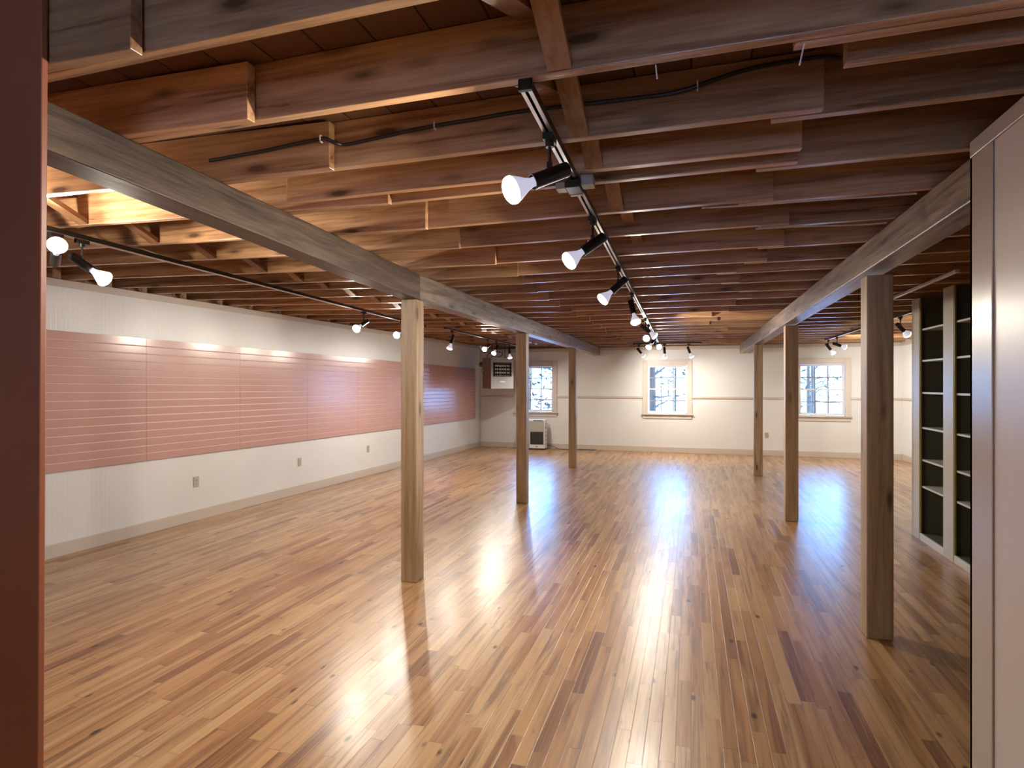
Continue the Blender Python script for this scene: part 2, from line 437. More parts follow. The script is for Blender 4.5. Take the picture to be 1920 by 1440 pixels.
# wall behind the camera with the daylight opening that lights the joists and the painted boards
WX0, WX1, WZ0, WZ1 = -0.75, 0.75, 0.75, 2.15
struct(obj('wall_rear', B((-6.2, WX0, YR - 0.15, YR, 0, ztop - 0.001), (WX1, XR, YR - 0.15, YR, 0, ztop - 0.001),
                          (WX0, WX1, YR - 0.15, YR, 0, WZ0), (WX0, WX1, YR - 0.15, YR, WZ1, ztop - 0.001)), M['wall']))
w = bpy.data.objects.new('window_4', None); COL.objects.link(w); w.location = (0.0, YR, 0); struct(w)
obj('window_casing', B((-0.85, -0.75, 0.001, 0.022, 0.65, 2.25), (0.75, 0.85, 0.001, 0.022, 0.65, 2.25), (-0.75, 0.75, 0.001, 0.022, 2.15, 2.25), (-0.75, 0.75, 0.001, 0.03, 0.65, 0.75)), M['wintrim'], w, bevel=0.003)
obj('sash', B((-0.749, -0.70, -0.1, -0.06, 0.751, 2.149), (0.70, 0.749, -0.1, -0.06, 0.751, 2.149), (-0.70, 0.70, -0.1, -0.06, 1.43, 1.47),
              (-0.70, 0.70, -0.1, -0.06, 0.751, 0.80), (-0.70, 0.70, -0.1, -0.06, 2.10, 2.149)), M['sash'], w)
obj('pane', B((-0.70, 0.70, -0.083, -0.081, 0.80, 2.10)), M['glass'], w)

# baseboards, crown boards, chair rail
bm = bmesh.new(); wedge_wall(bm, YR, YB - 0.02, 0, 0.125, t=0.018, off=0.019)
struct(obj('baseboard_left', bm, M['trim'], bevel=0.003))
struct(obj('baseboard_back', B((-5.18, XR - 0.02, YB - 0.019, YB - 0.001, 0, 0.125)), M['trim'], bevel=0.003))
struct(obj('baseboard_right', B((XR - 0.019, XR - 0.001, YR, YB - 0.02, 0, 0.125)), M['trim'], bevel=0.003))
bm = bmesh.new(); wedge_wall(bm, YR, YB - 0.02, ZL - 0.07, ZL - 0.002, t=0.018, off=0.019)
struct(obj('trim_1', bm, M['trim'], bevel=0.003))
struct(obj('trim_2', B((-5.18, XR - 0.02, YB - 0.019, YB - 0.001, ZBK - 0.085, ZBK - 0.004)), M['trim'], bevel=0.003))
struct(obj('trim_3', B((XR - 0.019, XR - 0.001, YR, YB - 0.02, ZJ - 0.085, ZJ - 0.004)), M['trim'], bevel=0.003))
n = 4
CW = 0.56
xs = [-5.18]
for cx, _ in WINS: xs += [cx - CW, cx + CW]
xs += [XR - 0.02]
for i in range(0, len(xs), 2):
    struct(obj('trim_%d' % n, B((xs[i], xs[i + 1], YB - 0.024, YB - 0.001, 1.262, 1.308)), M['trim'], bevel=0.004)); n += 1
struct(obj('trim_%d' % n, B((XR - 0.024, XR - 0.001, YR, YB - 0.025, 1.262, 1.308)), M['trim'], bevel=0.004)); n += 1
# pale corner board between the pink panels and the corner
struct(obj('trim_%d' % n, B((-5.185, -5.165, YB - 0.02, YB - 0.001, 0.126, 1.26), (-5.185, -5.165, YB - 0.02, YB - 0.001, 1.31, ZBK - 0.09)), M['wall'])); n += 1

# ------------------------------------------------------------------ windows
for wi, (cx, nm) in enumerate(WINS):
    w = bpy.data.objects.new('window_%d' % (wi + 1), None); COL.objects.link(w); w.location = (cx, YB, 0); struct(w)
    yf = -0.022
    # local coords: x about centre, y 0 = wall face
    obj('window_casing', B((-CW, -CW + 0.105, yf, -0.001, 0.90, 2.165), (CW - 0.105, CW, yf, -0.001, 0.90, 2.165),
                           (-CW + 0.105, CW - 0.105, yf, -0.001, 2.06, 2.165)), M['wintrim'], w, bevel=0.004)
    obj('window_jamb', B((-GW + 0.001, -GW + 0.03, -0.001, 0.145, GZ0, GZ1 - 0.001), (GW - 0.03, GW - 0.001, -0.001, 0.145, GZ0, GZ1 - 0.001),
                         (-GW + 0.03, GW - 0.03, -0.001, 0.145, GZ1 - 0.03, GZ1 - 0.001)), M['wintrim'], w)
    obj('window_sill', B((-CW - 0.02, CW + 0.02, -0.06, -0.001, 0.877, 0.90), (-GW + 0.002, GW - 0.002, -0.001, 0.14, 0.885, 0.92)), M['wintrim'], w, bevel=0.004)
    obj('window_apron', B((-CW + 0.005, CW - 0.005, -0.02, -0.001, 0.79, 0.876)), M['wintrim'], w, bevel=0.004)
    gx = 0.405
    for k, (za, zb, ya) in enumerate(((0.925, 1.495, 0.030), (1.465, 2.028, 0.072))):
        s = obj('sash', B((-gx - 0.03, -gx, ya, ya + 0.035, za, zb), (gx, gx + 0.03, ya, ya + 0.035, za, zb),
                          (-gx, gx, ya, ya + 0.035, za, za + (0.035 if k == 0 else 0.03)), (-gx, gx, ya, ya + 0.035, zb - (0.03 if k == 0 else 0.035), zb)),
                M['sash'], w, bevel=0.003)
        z0 = za + 0.03; z1 = zb - 0.03
        mz = (z0 + z1) / 2; x3 = gx / 3
        obj('muntin', B((-x3 - 0.013, -x3 + 0.013, ya + 0.008, ya + 0.026, z0, z1), (x3 - 0.013, x3 + 0.013, ya + 0.008, ya + 0.026, z0, z1),
                        (-gx, gx, ya + 0.009, ya + 0.025, mz - 0.013, mz + 0.013)), M['muntin'], s)
        obj('pane', B((-gx, gx, ya + 0.0165, ya + 0.0175, z0, z1)), M['glass'], s)

# ------------------------------------------------------------------ brown casing on the left, painted partition on the right
bm = bmesh.new()
vs = box(bm, -2.6, -1.687, 1.150, 1.168, 0, ztop - 0.001)
for v in vs:
    if v.co.x > -2: v.co.x -= 0.020 * (1.0 - v.co.z / 2.6)
struct(obj('trim_%d' % n, bm, M['brown_paint'], bevel=0.003)); n += 1
part = struct(obj('wall_partition_right', B((0.987, 1.24, YR, 2.535, 0, ZJ - 0.001)), M['partition']))
struct(obj('trim_%d' % n, B((0.98, 0.9865, 2.39, 2.556, 0, ZJ - 0.062), (0.98, 1.24, 2.5355, 2.556, 0, ZJ - 0.062)), M['partition_trim'], bevel=0.003)); n += 1
struct(obj('trim_%d' % n, B((0.979, 0.9865, YR, 2.556, ZJ - 0.061, ZJ - 0.002)), M['partition_trim'], bevel=0.003)); n += 1

# ------------------------------------------------------------------ posts
PW = 0.14
def post(x, y, w, label, rot=0.0):
    bm = bmesh.new(); box(bm, -w / 2, w / 2, -PW / 2, PW / 2, 0.0, ZB - 0.001)
    o = obj('support_post', bm, M['post'], bevel=0.007, loc=(x, y, 0))
    o.rotation_euler = (0, 0, rot)
    return tag(o, label, 'post', 'square timber posts carrying the two beams')
post(-2.18, 4.35, PW, 'nearest square timber post on the left, pale, under the left beam splice')
post(-2.18, 7.62, PW, 'middle square timber post of the left row, in front of the heater and left window')
post(-2.18, 11.14, PW, 'farthest square timber post of the left row, right of the left window')
post(1.13, 4.25, 0.150, 'nearest square timber post on the right, big and dark, in front of the bookcase')
post(1.12, 7.55, PW, 'middle square timber post of the right row, left of the right window')
post(1.12, 11.09, PW, 'farthest square timber post of the right row, nearest the far wall')

# ------------------------------------------------------------------ beams
def beam(p0, p1, zb0, zb1, w, label, mat='beam'):
    bm = bmesh.new(); (x0, y0), (x1, y1) = p0, p1
    N = 10; rings = []
    for i in range(N + 1):
        t = i / N; x = x0 + (x1 - x0) * t; y = y0 + (y1 - y0) * t; zb = zb0 + (zb1 - zb0) * t
        j = lambda: random.uniform(-0.0025, 0.0025)
        rings.append([bm.verts.new(p) for p in ((x - w / 2 + j(), y, zb), (x + w / 2 + j(), y, zb), (x + w / 2 + j(), y, ZJ - 0.001), (x - w / 2 + j(), y, ZJ - 0.001))])
    for a, b in zip(rings[:-1], rings[1:]):
        for i in range(4): bm.faces.new((a[i], a[(i + 1) % 4], b[(i + 1) % 4], b[i]))
    bm.faces.new(rings[0][::-1]); bm.faces.new(rings[-1])
    o = obj('ceiling_beam', bm, M[mat], bevel=0.006)
    return tag(o, label, 'beam', 'main timber beams')
beam((-1.99, 1.26), (-2.18, 4.344), 2.335, ZB, 0.14, 'near length of the left timber beam, running from the brown board to the first left post', 'beam_brown')
beam((-2.18, 4.348), (-2.18, YB - 0.03), ZB, ZB, 0.14, 'far length of the left timber beam, from the first left post to the far wall')
beam((1.12, 2.58), (1.12, YB - 0.03), ZB + 0.03, ZB, 0.145, 'right timber beam with rough grey face, from the pale partition to the far wall')

# ------------------------------------------------------------------ joists
def joist_mesh(x0, x1, zf):
    bm = bmesh.new(); n_ = 8; rings = []
    wv = [random.uniform(-0.003, 0.003) for _ in range(n_ + 1)]
    for i in range(n_ + 1):
        x = x0 + (x1 - x0) * i / n_; z = zf(x)
        rings.append([bm.verts.new(p) for p in ((x, wv[i], z), (x, wv[i] + 0.038, z), (x, wv[i] + 0.038, z + JH), (x, wv[i], z + JH))])
    for a, b in zip(rings[:-1], rings[1:]):
        for i in range(4): bm.faces.new((a[i], a[(i + 1) % 4], b[(i + 1) % 4], b[i]))
    bm.faces.new(rings[0][::-1]); bm.faces.new(rings[-1])
    return bm
flat = lambda x: ZJ
for i, y in enumerate(ROWS):
    jl = random.uniform(-0.06, 0.06) if i > 3 else 0.0; jr = random.uniform(-0.2, 0.2) if i > 3 else 0.0
    yl = y - 0.087
    tag(obj('ceiling_joist', joist_mesh(xwall(y) - 0.08, -1.40 + jl, zleft), M['joist'], loc=(0, yl, 0), bevel=0.003),
        'left-hand brown ceiling joist of the %s row from the doorway, reaching the left wall' % ORD[i], 'joist', 'ceiling joists over the left aisle')
    tag(obj('ceiling_joist', joist_mesh(-2.42, 1.35 if i == 1 else 0.41 + jr, flat), M['joist'], loc=(0, y - 0.042, 0), bevel=0.003),
        'middle brown ceiling joist of the %s row from the doorway, over the central track' % ORD[i], 'joist', 'ceiling joists over the middle aisle')
    tag(obj('ceiling_joist', joist_mesh(0.26 + jr, XR - 0.01, flat), M['joist'], loc=(0, y + 0.003, 0), bevel=0.003),
        'right-hand brown ceiling joist of the %s row from the doorway, reaching the right wall' % ORD[i], 'joist', 'ceiling joists over the right aisle')
tag(obj('ceiling_joist', joist_mesh(-1.9, 0.40, flat), M['joist'], loc=(0, 2.43, 0), bevel=0.003),
    'extra brown joist squeezed in just before the fourth middle joist', 'joist', 'ceiling joists over the middle aisle')
# short nailed board seen high on the right between the second and third rows
tag(obj('wooden_cleat', B((0.41, XR - 0.02, 1.822, 1.86, ZJ, ZJ + 0.098)), M['joist'], bevel=0.003),
    'shallow brown board with a cut end, between the second and third right-hand joists', 'board')

# ------------------------------------------------------------------ cross bridging
def bridging(x, ya, yb, zl, row, i, z0=0.015):
    """two diagonal sticks between the facing sides of neighbouring joists"""
    t = thing('cross_bridging', 'diagonal wooden cross bridging between the %s and %s joist rows, %s' % (ORD[i], ORD[i + 1], row), 'bridging',
              (x, (ya + yb) / 2, zl), group='cross bridging ' + row)
    d = yb - ya; z1 = JH - 0.015
    for k, (sa, sb) in enumerate(((z1, z0), (z0, z1))):
        bm = bmesh.new(); xo = -0.035 + k * 0.0 + (0.0 if k == 0 else -0.085)
        vs = []
        for (yy, zz) in ((-d / 2 + 0.002, sa), (d / 2 - 0.002, sb)):
            vs.append([bm.verts.new(p) for p in ((xo, yy, zz - 0.014), (xo + 0.07, yy, zz - 0.014), (xo + 0.07, yy, zz + 0.014), (xo, yy, zz + 0.014))])
        a, b = vs
        for j in range(4): bm.faces.new((a[j], a[(j + 1) % 4], b[(j + 1) % 4], b[j]))
        bm.faces.new(a[::-1]); bm.faces.new(b)
        obj('strut', bm, M['bridging'], t)
for i in range(len(ROWS) - 1):
    ya, yb = ROWS[i], ROWS[i + 1]
    ca, cb = ya + 0.001, yb - 0.046
    if i == 2: cb = 2.426
    bridging(-0.36 + random.uniform(-0.03, 0.03), ca, cb, ZJ, 'beside the central track', i, 0.015 if i < 4 else 0.085)
    bridging(-3.36 - 0.03 * i / 5, ya - 0.044, yb - 0.091, zleft(-3.4), 'above the left track', i)

# ------------------------------------------------------------------ pink slatwall
def slat_panel(y0, y1, k, label):
    zt = lambda y: 2.095 - (y - 3.9) * 0.0109
    zb = lambda y: 0.785 - (y - 3.9) * 0.0062
    NS = 16; prof = []
    for s in range(NS):                                   # from top to bottom: (fraction, depth)
        f0, f1 = s / NS, (s + 1) / NS; g = 0.085 / NS
        prof += [(f0 + (g * 1.2 if s else 0), 0.020), (f1 - g * 0.6, 0.020)]
        if s < NS - 1: prof += [(f1 - g * 0.6, 0.014), (f1 + g * 0.7, 0.0165)]
    bm = bmesh.new(); ends = []
    for y in (y0 + 0.0015, y1 - 0.0015):
        T, Bm = zt(y), zb(y)
        fr = [bm.verts.new((xwall(y) + d, y, T + (Bm - T) * f)) for f, d in prof]
        bk = [bm.verts.new((xwall(y) + 0.001, y, Bm)), bm.verts.new((xwall(y) + 0.001, y, T))]
        ends.append(fr + bk)
    a, b = ends; m_ = len(a)
    for i in range(m_): bm.faces.new((a[i], a[(i + 1) % m_], b[(i + 1) % m_], b[i]))
    bm.faces.new(a); bm.faces.new(b[::-1])
    bm.faces.ensure_lookup_table()
    for s in range(NS - 1): bm.faces[4 * s + 2].material_index = 1
    o = obj('slatwall_panel', bm, M['pink']); o.data.materials.append(M['groove'])
    return tag(o, label, 'wall panel', 'pink slatwall panels on the left wall')
ys = [2.25, 3.55, 4.85, 6.15, 7.45, 8.75, 10.05, 11.35, 12.65, 13.85]
LBL = {1: 'pink slatwall panel cut by the brown board, nearest one in view', 2: 'second pink slatwall panel in view, right of the dark vertical seam',
       3: 'third pink slatwall panel in view, above the nearest outlet', 8: 'last pink slatwall panel, ending by the far corner',
       7: 'second to last pink slatwall panel before the far corner', 6: 'third to last pink slatwall panel before the far corner, beside the nearest left post',
       4: 'fourth pink slatwall panel in view from the left', 5: 'fifth pink slatwall panel in view from the left, ending behind the nearest left post'}
for k in range(1, 9): slat_panel(ys[k], ys[k + 1], k, LBL[k])

# ------------------------------------------------------------------ outlets
def outlet(loc, rz, label):
    t = thing('electrical_outlet', label, 'outlet', loc, rz, 'wall outlets')   # local: faces -Y
    obj('cover_plate', B((-0.037, 0.037, -0.007, -0.001, -0.06, 0.06)), M['plate'], t, bevel=0.003)
    for s in (-1, 1):
        r = obj('receptacle', B((-0.017, 0.017, -0.009, -0.0065, s * 0.021 - 0.013, s * 0.021 + 0.013)), M['plate'], t, bevel=0.002)
        obj('slot', B((-0.009, -0.006, -0.0096, -0.0088, s * 0.021 - 0.006, s * 0.021 + 0.006), (0.006, 0.009, -0.0096, -0.0088, s * 0.021 - 0.006, s * 0.021 + 0.006)), M['socket'], r)
aw = PI / 2 + math.atan(-0.0408)
for (y, z, lb) in ((5.50, 0.455, 'ivory outlet low on the left wall, nearest and largest of the three'),
                   (7.30, 0.46, 'ivory outlet low on the left wall, between the other two'),
                   (9.08, 0.465, 'ivory outlet low on the left wall, just left of the nearest left post')):
    outlet((xwall(y), y, z), aw, lb)
outlet((1.61, YB, 0.455), 0, 'ivory outlet low on the far wall, between two right-hand posts')

# ------------------------------------------------------------------ lighting tracks
def track(p0, p1, z, label):
    (x0, y0), (x1, y1) = p0, p1; L = math.hypot(x1 - x0, y1 - y0); a = math.atan2(y1 - y0, x1 - x0)
    t = thing('lighting_track', label, 'track', (x0, y0, z), a, 'ceiling light tracks')
    # inverted U channel
    obj('track_channel', B((0, L, -0.018, 0.018, 0.014, 0.024), (0, L, -0.018, -0.013, -0.004, 0.014), (0, L, 0.013, 0.018, -0.004, 0.014)), M['black'], t, bevel=0.001)
    for s in (-1, 1):
        obj('contact_rail', B((0.01, L - 0.01, s * 0.0155 - 0.0105 if s > 0 else -0.0155 - 0.0015, s * 0.0155 + 0.0015 if s > 0 else -0.005, -0.006, -0.0045)), M['rail'], t)
    for xx in (0, L): obj('end_cap', B((xx - 0.008, xx + 0.008, -0.021, 0.021, -0.009, 0.024)), M['black'], t, bevel=0.002)
    return t
ZT = 2.465
def tx_c(y): return -0.463 - (y - 1.65) * 0.0177
def tx_l(y): return -3.30 - 0.069 * y
def tx_m(y): return -3.67 - (y - 8.41) * 0.0237
track((tx_c(1.65), 1.65), (tx_c(12.45), 12.45), ZT, 'long central ceiling track leading from the second joist toward the middle window')
track((tx_l(1.5), 1.5), (tx_l(8.1), 8.1), ZT, 'long left ceiling track along the pink panels, ending behind the nearest left post')
track((tx_m(8.45), 8.45), (tx_m(13.2), 13.2), ZT, 'far left ceiling track ending near the hanging heater')
track((2.55, 7.45), (2.55, 12.95), ZT, 'right aisle ceiling track running toward the right window')
track((-1.2, 13.0), (0.2, 13.0), ZT, 'short crosswise ceiling track just in front of the middle window')
# feed coupler on central track
t = thing('track_coupler', 'grey boxy power coupler clipped on the central track past its first lamp', 'coupler', (tx_c(2.47), 2.47, ZT - 0.007))
obj('coupler_body', B((-0.032, 0.032, -0.05, 0.05, -0.034, -0.001)), M['black'], t, bevel=0.004)
obj('side_plate', B((-0.075, -0.033, -0.03, 0.03, -0.030, -0.002)), M['coupler'], t, bevel=0.003)
obj('side_plate', B((0.033, 0.085, -0.03, 0.03, -0.024, 0.02)), M['coupler'], t, bevel=0.003)
obj('end_plate', B((-0.028, 0.028, 0.051, 0.075, -0.036, -0.002)), M['coupler'], t, bevel=0.003)

# ------------------------------------------------------------------ track heads
def head_meshes():
    d = {}
    bm = bmesh.new(); box(bm, -0.017, 0.017, -0.035, 0.035, -0.022, 0.0); lathe(bm, [(0.014, -0.040), (0.016, -0.022)], 14)
    d['adapter'] = mesh_of('adapter', bm, M['black'])
    bm = bmesh.new(); lathe(bm, [(0.006, -0.105), (0.006, -0.04)], 12); box(bm, -0.009, 0.009, -0.006, 0.006, -0.112, -0.090)
    d['stem'] = mesh_of('stem', bm, M['black'])
    # along +Z = aim, origin at the pivot
    bm = bmesh.new(); lathe(bm, [(0.020, -0.078), (0.0255, -0.074), (0.0265, -0.068), (0.0265, 0.062), (0.0275, 0.064), (0.0275, 0.070), (0.024, 0.070), (0.024, 0.055)], 24, cap1=True)
    d['housing'] = mesh_of('housing', bm, M['black'], True)
    bm = bmesh.new(); lathe(bm, [(0.004, -0.0795), (0.004, -0.079)], 8, Matrix.Translation((0, 0.0, 0))); lathe(bm, [(0.0035, 0.0), (0.0035, 0.003)], 8, Matrix.Translation((0, 0.0265, 0.01)) @ Matrix.Rotation(-PI / 2, 4, 'X'))
    d['screw'] = mesh_of('screw', bm, M['screw'])
    bm = bmesh.new(); lathe(bm, [(0.016, 0.056), (0.017, 0.078), (0.021, 0.092), (0.033, 0.116), (0.0445, 0.140), (0.0475, 0.150)], 28, cap1=False)
    d['bulb'] = mesh_of('bulb', bm, M['reflector'], True)
    bm = bmesh.new(); lathe(bm, [(0.0475, 0.1501), (0.0478, 0.157), (0.045, 0.165), (0.036, 0.172), (0.020, 0.1765), (0.004, 0.178)], 28, cap0=False)
    d['lens'] = mesh_of('lens', bm, M['lens'], True)
    return d
HM = head_meshes()
lamp_data = {}
def lamp(power):
    if power not in lamp_data:
        L = bpy.data.lights.new('bulb_light', 'AREA'); L.shape = 'DISK'; L.size = 0.085; L.energy = power; L.color = LAMP_COL
        L.spread = math.radians(170)
        lamp_data[power] = L
    return lamp_data[power]
def track_head(x, y, aim, label, z=ZT - 0.0065, power=1.0, along=0.0, group='lamps on the ceiling tracks'):
    t = thing('track_light', label, 'track light', (x, y, z), along, group)
    def child(key, parent, loc=(0, 0, 0), q=None, name=None):
        o = bpy.data.objects.new(name or key, HM[key]); COL.objects.link(o); o.parent = parent; o.location = loc
        if q is not None: o.rotation_mode = 'QUATERNION'; o.rotation_quaternion = q
        return o
    child('adapter', t); child('stem', t)
    a = (Matrix.Rotation(-along, 3, 'Z') @ Vector(aim)).normalized()
    q = a.to_track_quat('Z', 'Y')
    piv = Vector((0, 0, -0.112)) + Vector((0, 0, -0.026))
    h = child('housing', t, piv, q)
    child('screw', h)
    b = child('bulb', t, piv, q); child('lens', b)
    lo = bpy.data.objects.new('bulb_light', lamp(LAMP_WATT * power)); COL.objects.link(lo); lo.parent = t
    lo.location = piv + a * 0.183; lo.rotation_mode = 'QUATERNION'; lo.rotation_quaternion = (-a).to_track_quat('Z', 'Y')
    return t
C = 'track lamps of the central track'
for (y, aim, lb) in (
    (1.98, (-.169, -.130, -.100), 'nearest black track lamp with a big glowing bulb aimed left toward the camera'),
    (3.02, (-.150, -.080, -.120), 'second black lamp of the central track, bulb aimed down to the left'),
    (4.33, (-.157, -.060, -.150), 'third black lamp of the central track, aimed down left, just past the second'),
    (5.62, (.050, -.063, -.186), 'fourth black lamp of the central track, its bulb hanging nearly straight down'),
    (7.85, (.20, .061, -.16), 'fifth lamp of the central track, aimed down to the right'),
    (8.70, (-.04, -.206, -.11), 'sixth lamp of the central track, large bright bulb facing the camera'),
    (10.1, (-.10, -.12, -.16), 'seventh lamp of the central track, low bulb aimed slightly left'),
    (10.9, (.12, -.177, -.09), 'last lamp of the central track, bright bulb aimed toward the camera and right')):
    track_head(tx_c(y), y, aim, lb, power=(0.6 if y < 2.5 else 1.0) if y < 4 else (1.2 if y < 6 else (1.8 if y < 8 else 0.45)), group=C)
for (x, aim, lb) in ((-1.08, (.12, .10, -.15), 'left lamp above the middle window, aimed down right'),
                     (-0.55, (.01, .02, -.2), 'middle lamp above the middle window, hanging straight down'),
                     (-0.05, (.07, .03, -.17), 'right lamp above the middle window, black housing against the trim')):
    track_head(x, 13.0, aim, lb, along=PI / 2, power=0.95, group='three lamps over the middle window')
Lg = 'track lamps along the left wall'
for (y, aim, lb, pw) in (
    (1.75, (.45, .75, .28), 'lamp at the hidden start of the left track, turned up at the joists', 0.55),
    (2.44, (.111, -.07, .04), 'bright bulb at the left edge beside the brown board, facing the camera', 1.0),
    (2.60, (.15, .07, -.12), 'lamp hanging from the left track near the brown board, aimed down to the right', 1.0),
    (6.16, (-.03, -.215, -.12), 'bright lamp of the left track left of the nearest left post, facing the camera', 1.0),
    (7.28, (-.02, -.215, -.09), 'bright lamp touching the left edge of the nearest left post', 1.0),
    (7.98, (-.03, -.1, -.18), 'lamp half hidden behind the nearest left post, peeping out at its right edge', 0.7)):
    track_head(tx_l(y), y, aim, lb, power=pw, group=Lg)
for (y, aim, lb, pw) in (
    (8.75, (-.05, -.015, -.17), 'first lamp of the far left track, bulb hanging down', 1.7),
    (10.6, (-.03, -.215, -.10), 'second lamp of the far left track, bright bulb facing the camera', 0.45),
    (11.15, (-.022, -.132, -.14), 'third lamp of the far left track, above the hanging heater', 0.7),
    (12.1, (0.02, .0, -.2), 'last lamp of the far left track, pointing straight down beside the middle left post', 1.0),
    (13.08, (0.10, -.03, -.17), 'added unseen lamp at the end of the far left track, behind the middle left post', 0.9)):  # end lamp is added out of sight to brighten the far left corner
    track_head(tx_m(y), y, aim, lb, power=pw, group=Lg)
for (y, aim, lb, pw) in (
    (12.7, (.096, .03, -.13), 'far lamp of the right aisle track, left one above the right window', 1.2),
    (12.0, (.18, .055, -.06), 'lamp of the right aisle track aimed sideways to the right, above the right window', 1.2),
    (8.6, (.12, .10, -.10), 'black lamp of the right aisle track, mostly hidden by the bookcase', 1.0)):
    track_head(2.55, y, aim, lb, power=pw, group='lamps of the right aisle track')

# ------------------------------------------------------------------ hanging unit heater in the far left corner
t = thing('unit_heater', 'grey box heater with dark louvres hanging in the far left corner', 'heater', (-4.42, 13.30, 1.49), math.radians(43))
w2, d2, hh = 0.285, 0.26, 0.73      # local front = -Y
obj('cabinet', B((-w2, w2, -d2 + 0.02, d2, 0, hh)), M['heater_brown'], t, bevel=0.006)
f = obj('front_panel', B((-w2 - 0.004, w2 + 0.004, -d2 - 0.004, -d2 + 0.0195, 0.0, 0.285), (-w2 - 0.004, -w2 + 0.045, -d2 - 0.004, -d2 + 0.0195, 0.285, hh),
                         (w2 - 0.045, w2 + 0.004, -d2 - 0.004, -d2 + 0.0195, 0.285, hh), (-w2 + 0.045, w2 - 0.045, -d2 - 0.004, -d2 + 0.0195, 0.62, hh)), M['heater_grey'], t, bevel=0.003)
obj('logo_badge', B((-0.06, 0.06, -d2 - 0.008, -d2 - 0.0045, 0.15, 0.18)), M['white_plastic'], f)
obj('louvre_recess', B((-w2 + 0.046, w2 - 0.046, -d2 + 0.012, -d2 + 0.019, 0.286, 0.619)), M['dark_metal'], t)
for k in range(4):
    z = 0.335 + k * 0.08
    bm = bmesh.new(); box(bm, -w2 + 0.05, w2 - 0.05, -0.002, 0.002, -0.028, 0.028, Matrix.Translation((0, -d2 - 0.012, z)) @ Matrix.Rotation(math.radians(-48), 4, 'X'))
    obj('louvre', bm, M['dark_metal'], t)
bm = bmesh.new()
for k in range(9): box(bm, -0.17 + k * 0.042, -0.155 + k * 0.042, -d2 + 0.006, -d2 + 0.0115, 0.30, 0.60)
obj('heat_fins', bm, M['rail'], t)
bm = bmesh.new(); lathe(bm, [(0.05, 0), (0.05, 0.52)], 20, Matrix.Translation((-0.10, d2 - 0.02, 0.60)) @ Matrix.Rotation(math.radians(-90), 4, 'X'))
lathe(bm, [(0.065, 0), (0.065, 0.03)], 20, Matrix.Translation((-0.10, d2 + 0.48, 0.60)) @ Matrix.Rotation(math.radians(-90), 4, 'X'))
obj('flue_pipe', bm, M['flue'], t, True)
for sx, sy, top in ((0.19, 0.0, 2.547), (-0.05, 0.225, 2.555)):
    bm = bmesh.new(); lathe(bm, [(0.008, hh), (0.008, top - 1.49 - 0.001)], 10, Matrix.Translation((sx, sy, 0))); box(bm, sx - 0.03, sx + 0.03, sy - 0.02, sy + 0.02, hh, hh + 0.02)
    obj('hanger_rod', bm, M['dark_metal'], t)
bm = bmesh.new(); tube(bm, smooth_pts([(-0.24, 0.12, hh + 0.01), (-0.2, 0.05, 0.84), (-0.02, 0.0, 0.88), (0.14, 0.02, 0.84), (0.10, 0.08, 0.77), (0.0, 0.1, hh + 0.01)]), 0.008)
obj('gas_hose', bm, M['dark_metal'], t, True)
bm = bmesh.new(); tube(bm, smooth_pts([(-w2 - 0.001, 0.1, 0.55), (-w2 - 0.08, 0.1, 0.50), (-w2 - 0.09, 0.1, 0.40), (-w2 - 0.001, 0.1, 0.33)]), 0.005)
obj('wire_loop', bm, M['dark_metal'], t, True)

# ------------------------------------------------------------------ white console heater under the left window
t = thing('console_heater', 'white floor heater with charcoal grille under the left window', 'heater', (-3.755, 13.925, 0))
obj('body', B((-0.365, 0.365, -0.12, 0.13, 0.03, 0.735)), M['white_plastic'], t, bevel=0.018)
obj('plinth', B((-0.35, 0.35, -0.11, 0.12, 0.0, 0.0295)), M['dark_metal'], t)
obj('front_panel', B((-0.345, 0.345, -0.128, -0.1205, 0.44, 0.70), (-0.345, -0.02, -0.128, -0.1205, 0.06, 0.435)), M['badge'], t, bevel=0.003)
g = obj('grille', B((0.0, 0.335, -0.130, -0.1205, 0.135, 0.435)), M['charcoal'], t, bevel=0.003)
bm = bmesh.new()
for k in range(9): box(bm, 0.01, 0.325, -0.134, -0.1305, 0.155 + k * 0.031, 0.162 + k * 0.031)
obj('grille_bars', bm, M['dark_metal'], g)
obj('display', B((0.08, 0.325, -0.131, -0.1215, 0.703, 0.722)), M['display'], t)
obj('logo_badge', B((0.14, 0.19, -0.126, -0.1205, 0.075, 0.09)), M['dark_metal'], t)
bm = bmesh.new()
for k in range(6): box(bm, 0.3655, 0.369, -0.06, 0.06, 0.12 + k * 0.10, 0.15 + k * 0.10)
obj('side_vent', bm, M['badge'], t)
bm = bmesh.new(); tube(bm, smooth_pts([(-3.385, 14.02, 0.10), (-3.25, 14.05, 0.075), (-3.1, 14.08, 0.010), (-2.9, 14.05, 0.008), (-2.7, 14.10, 0.008), (-2.45, 14.12, 0.008), (-2.2, 14.13, 0.008)]), 0.007)
tag(obj('power_cord', bm, M['cable_black'], None, True), 'black cord on the floor right of the white floor heater', 'cord')

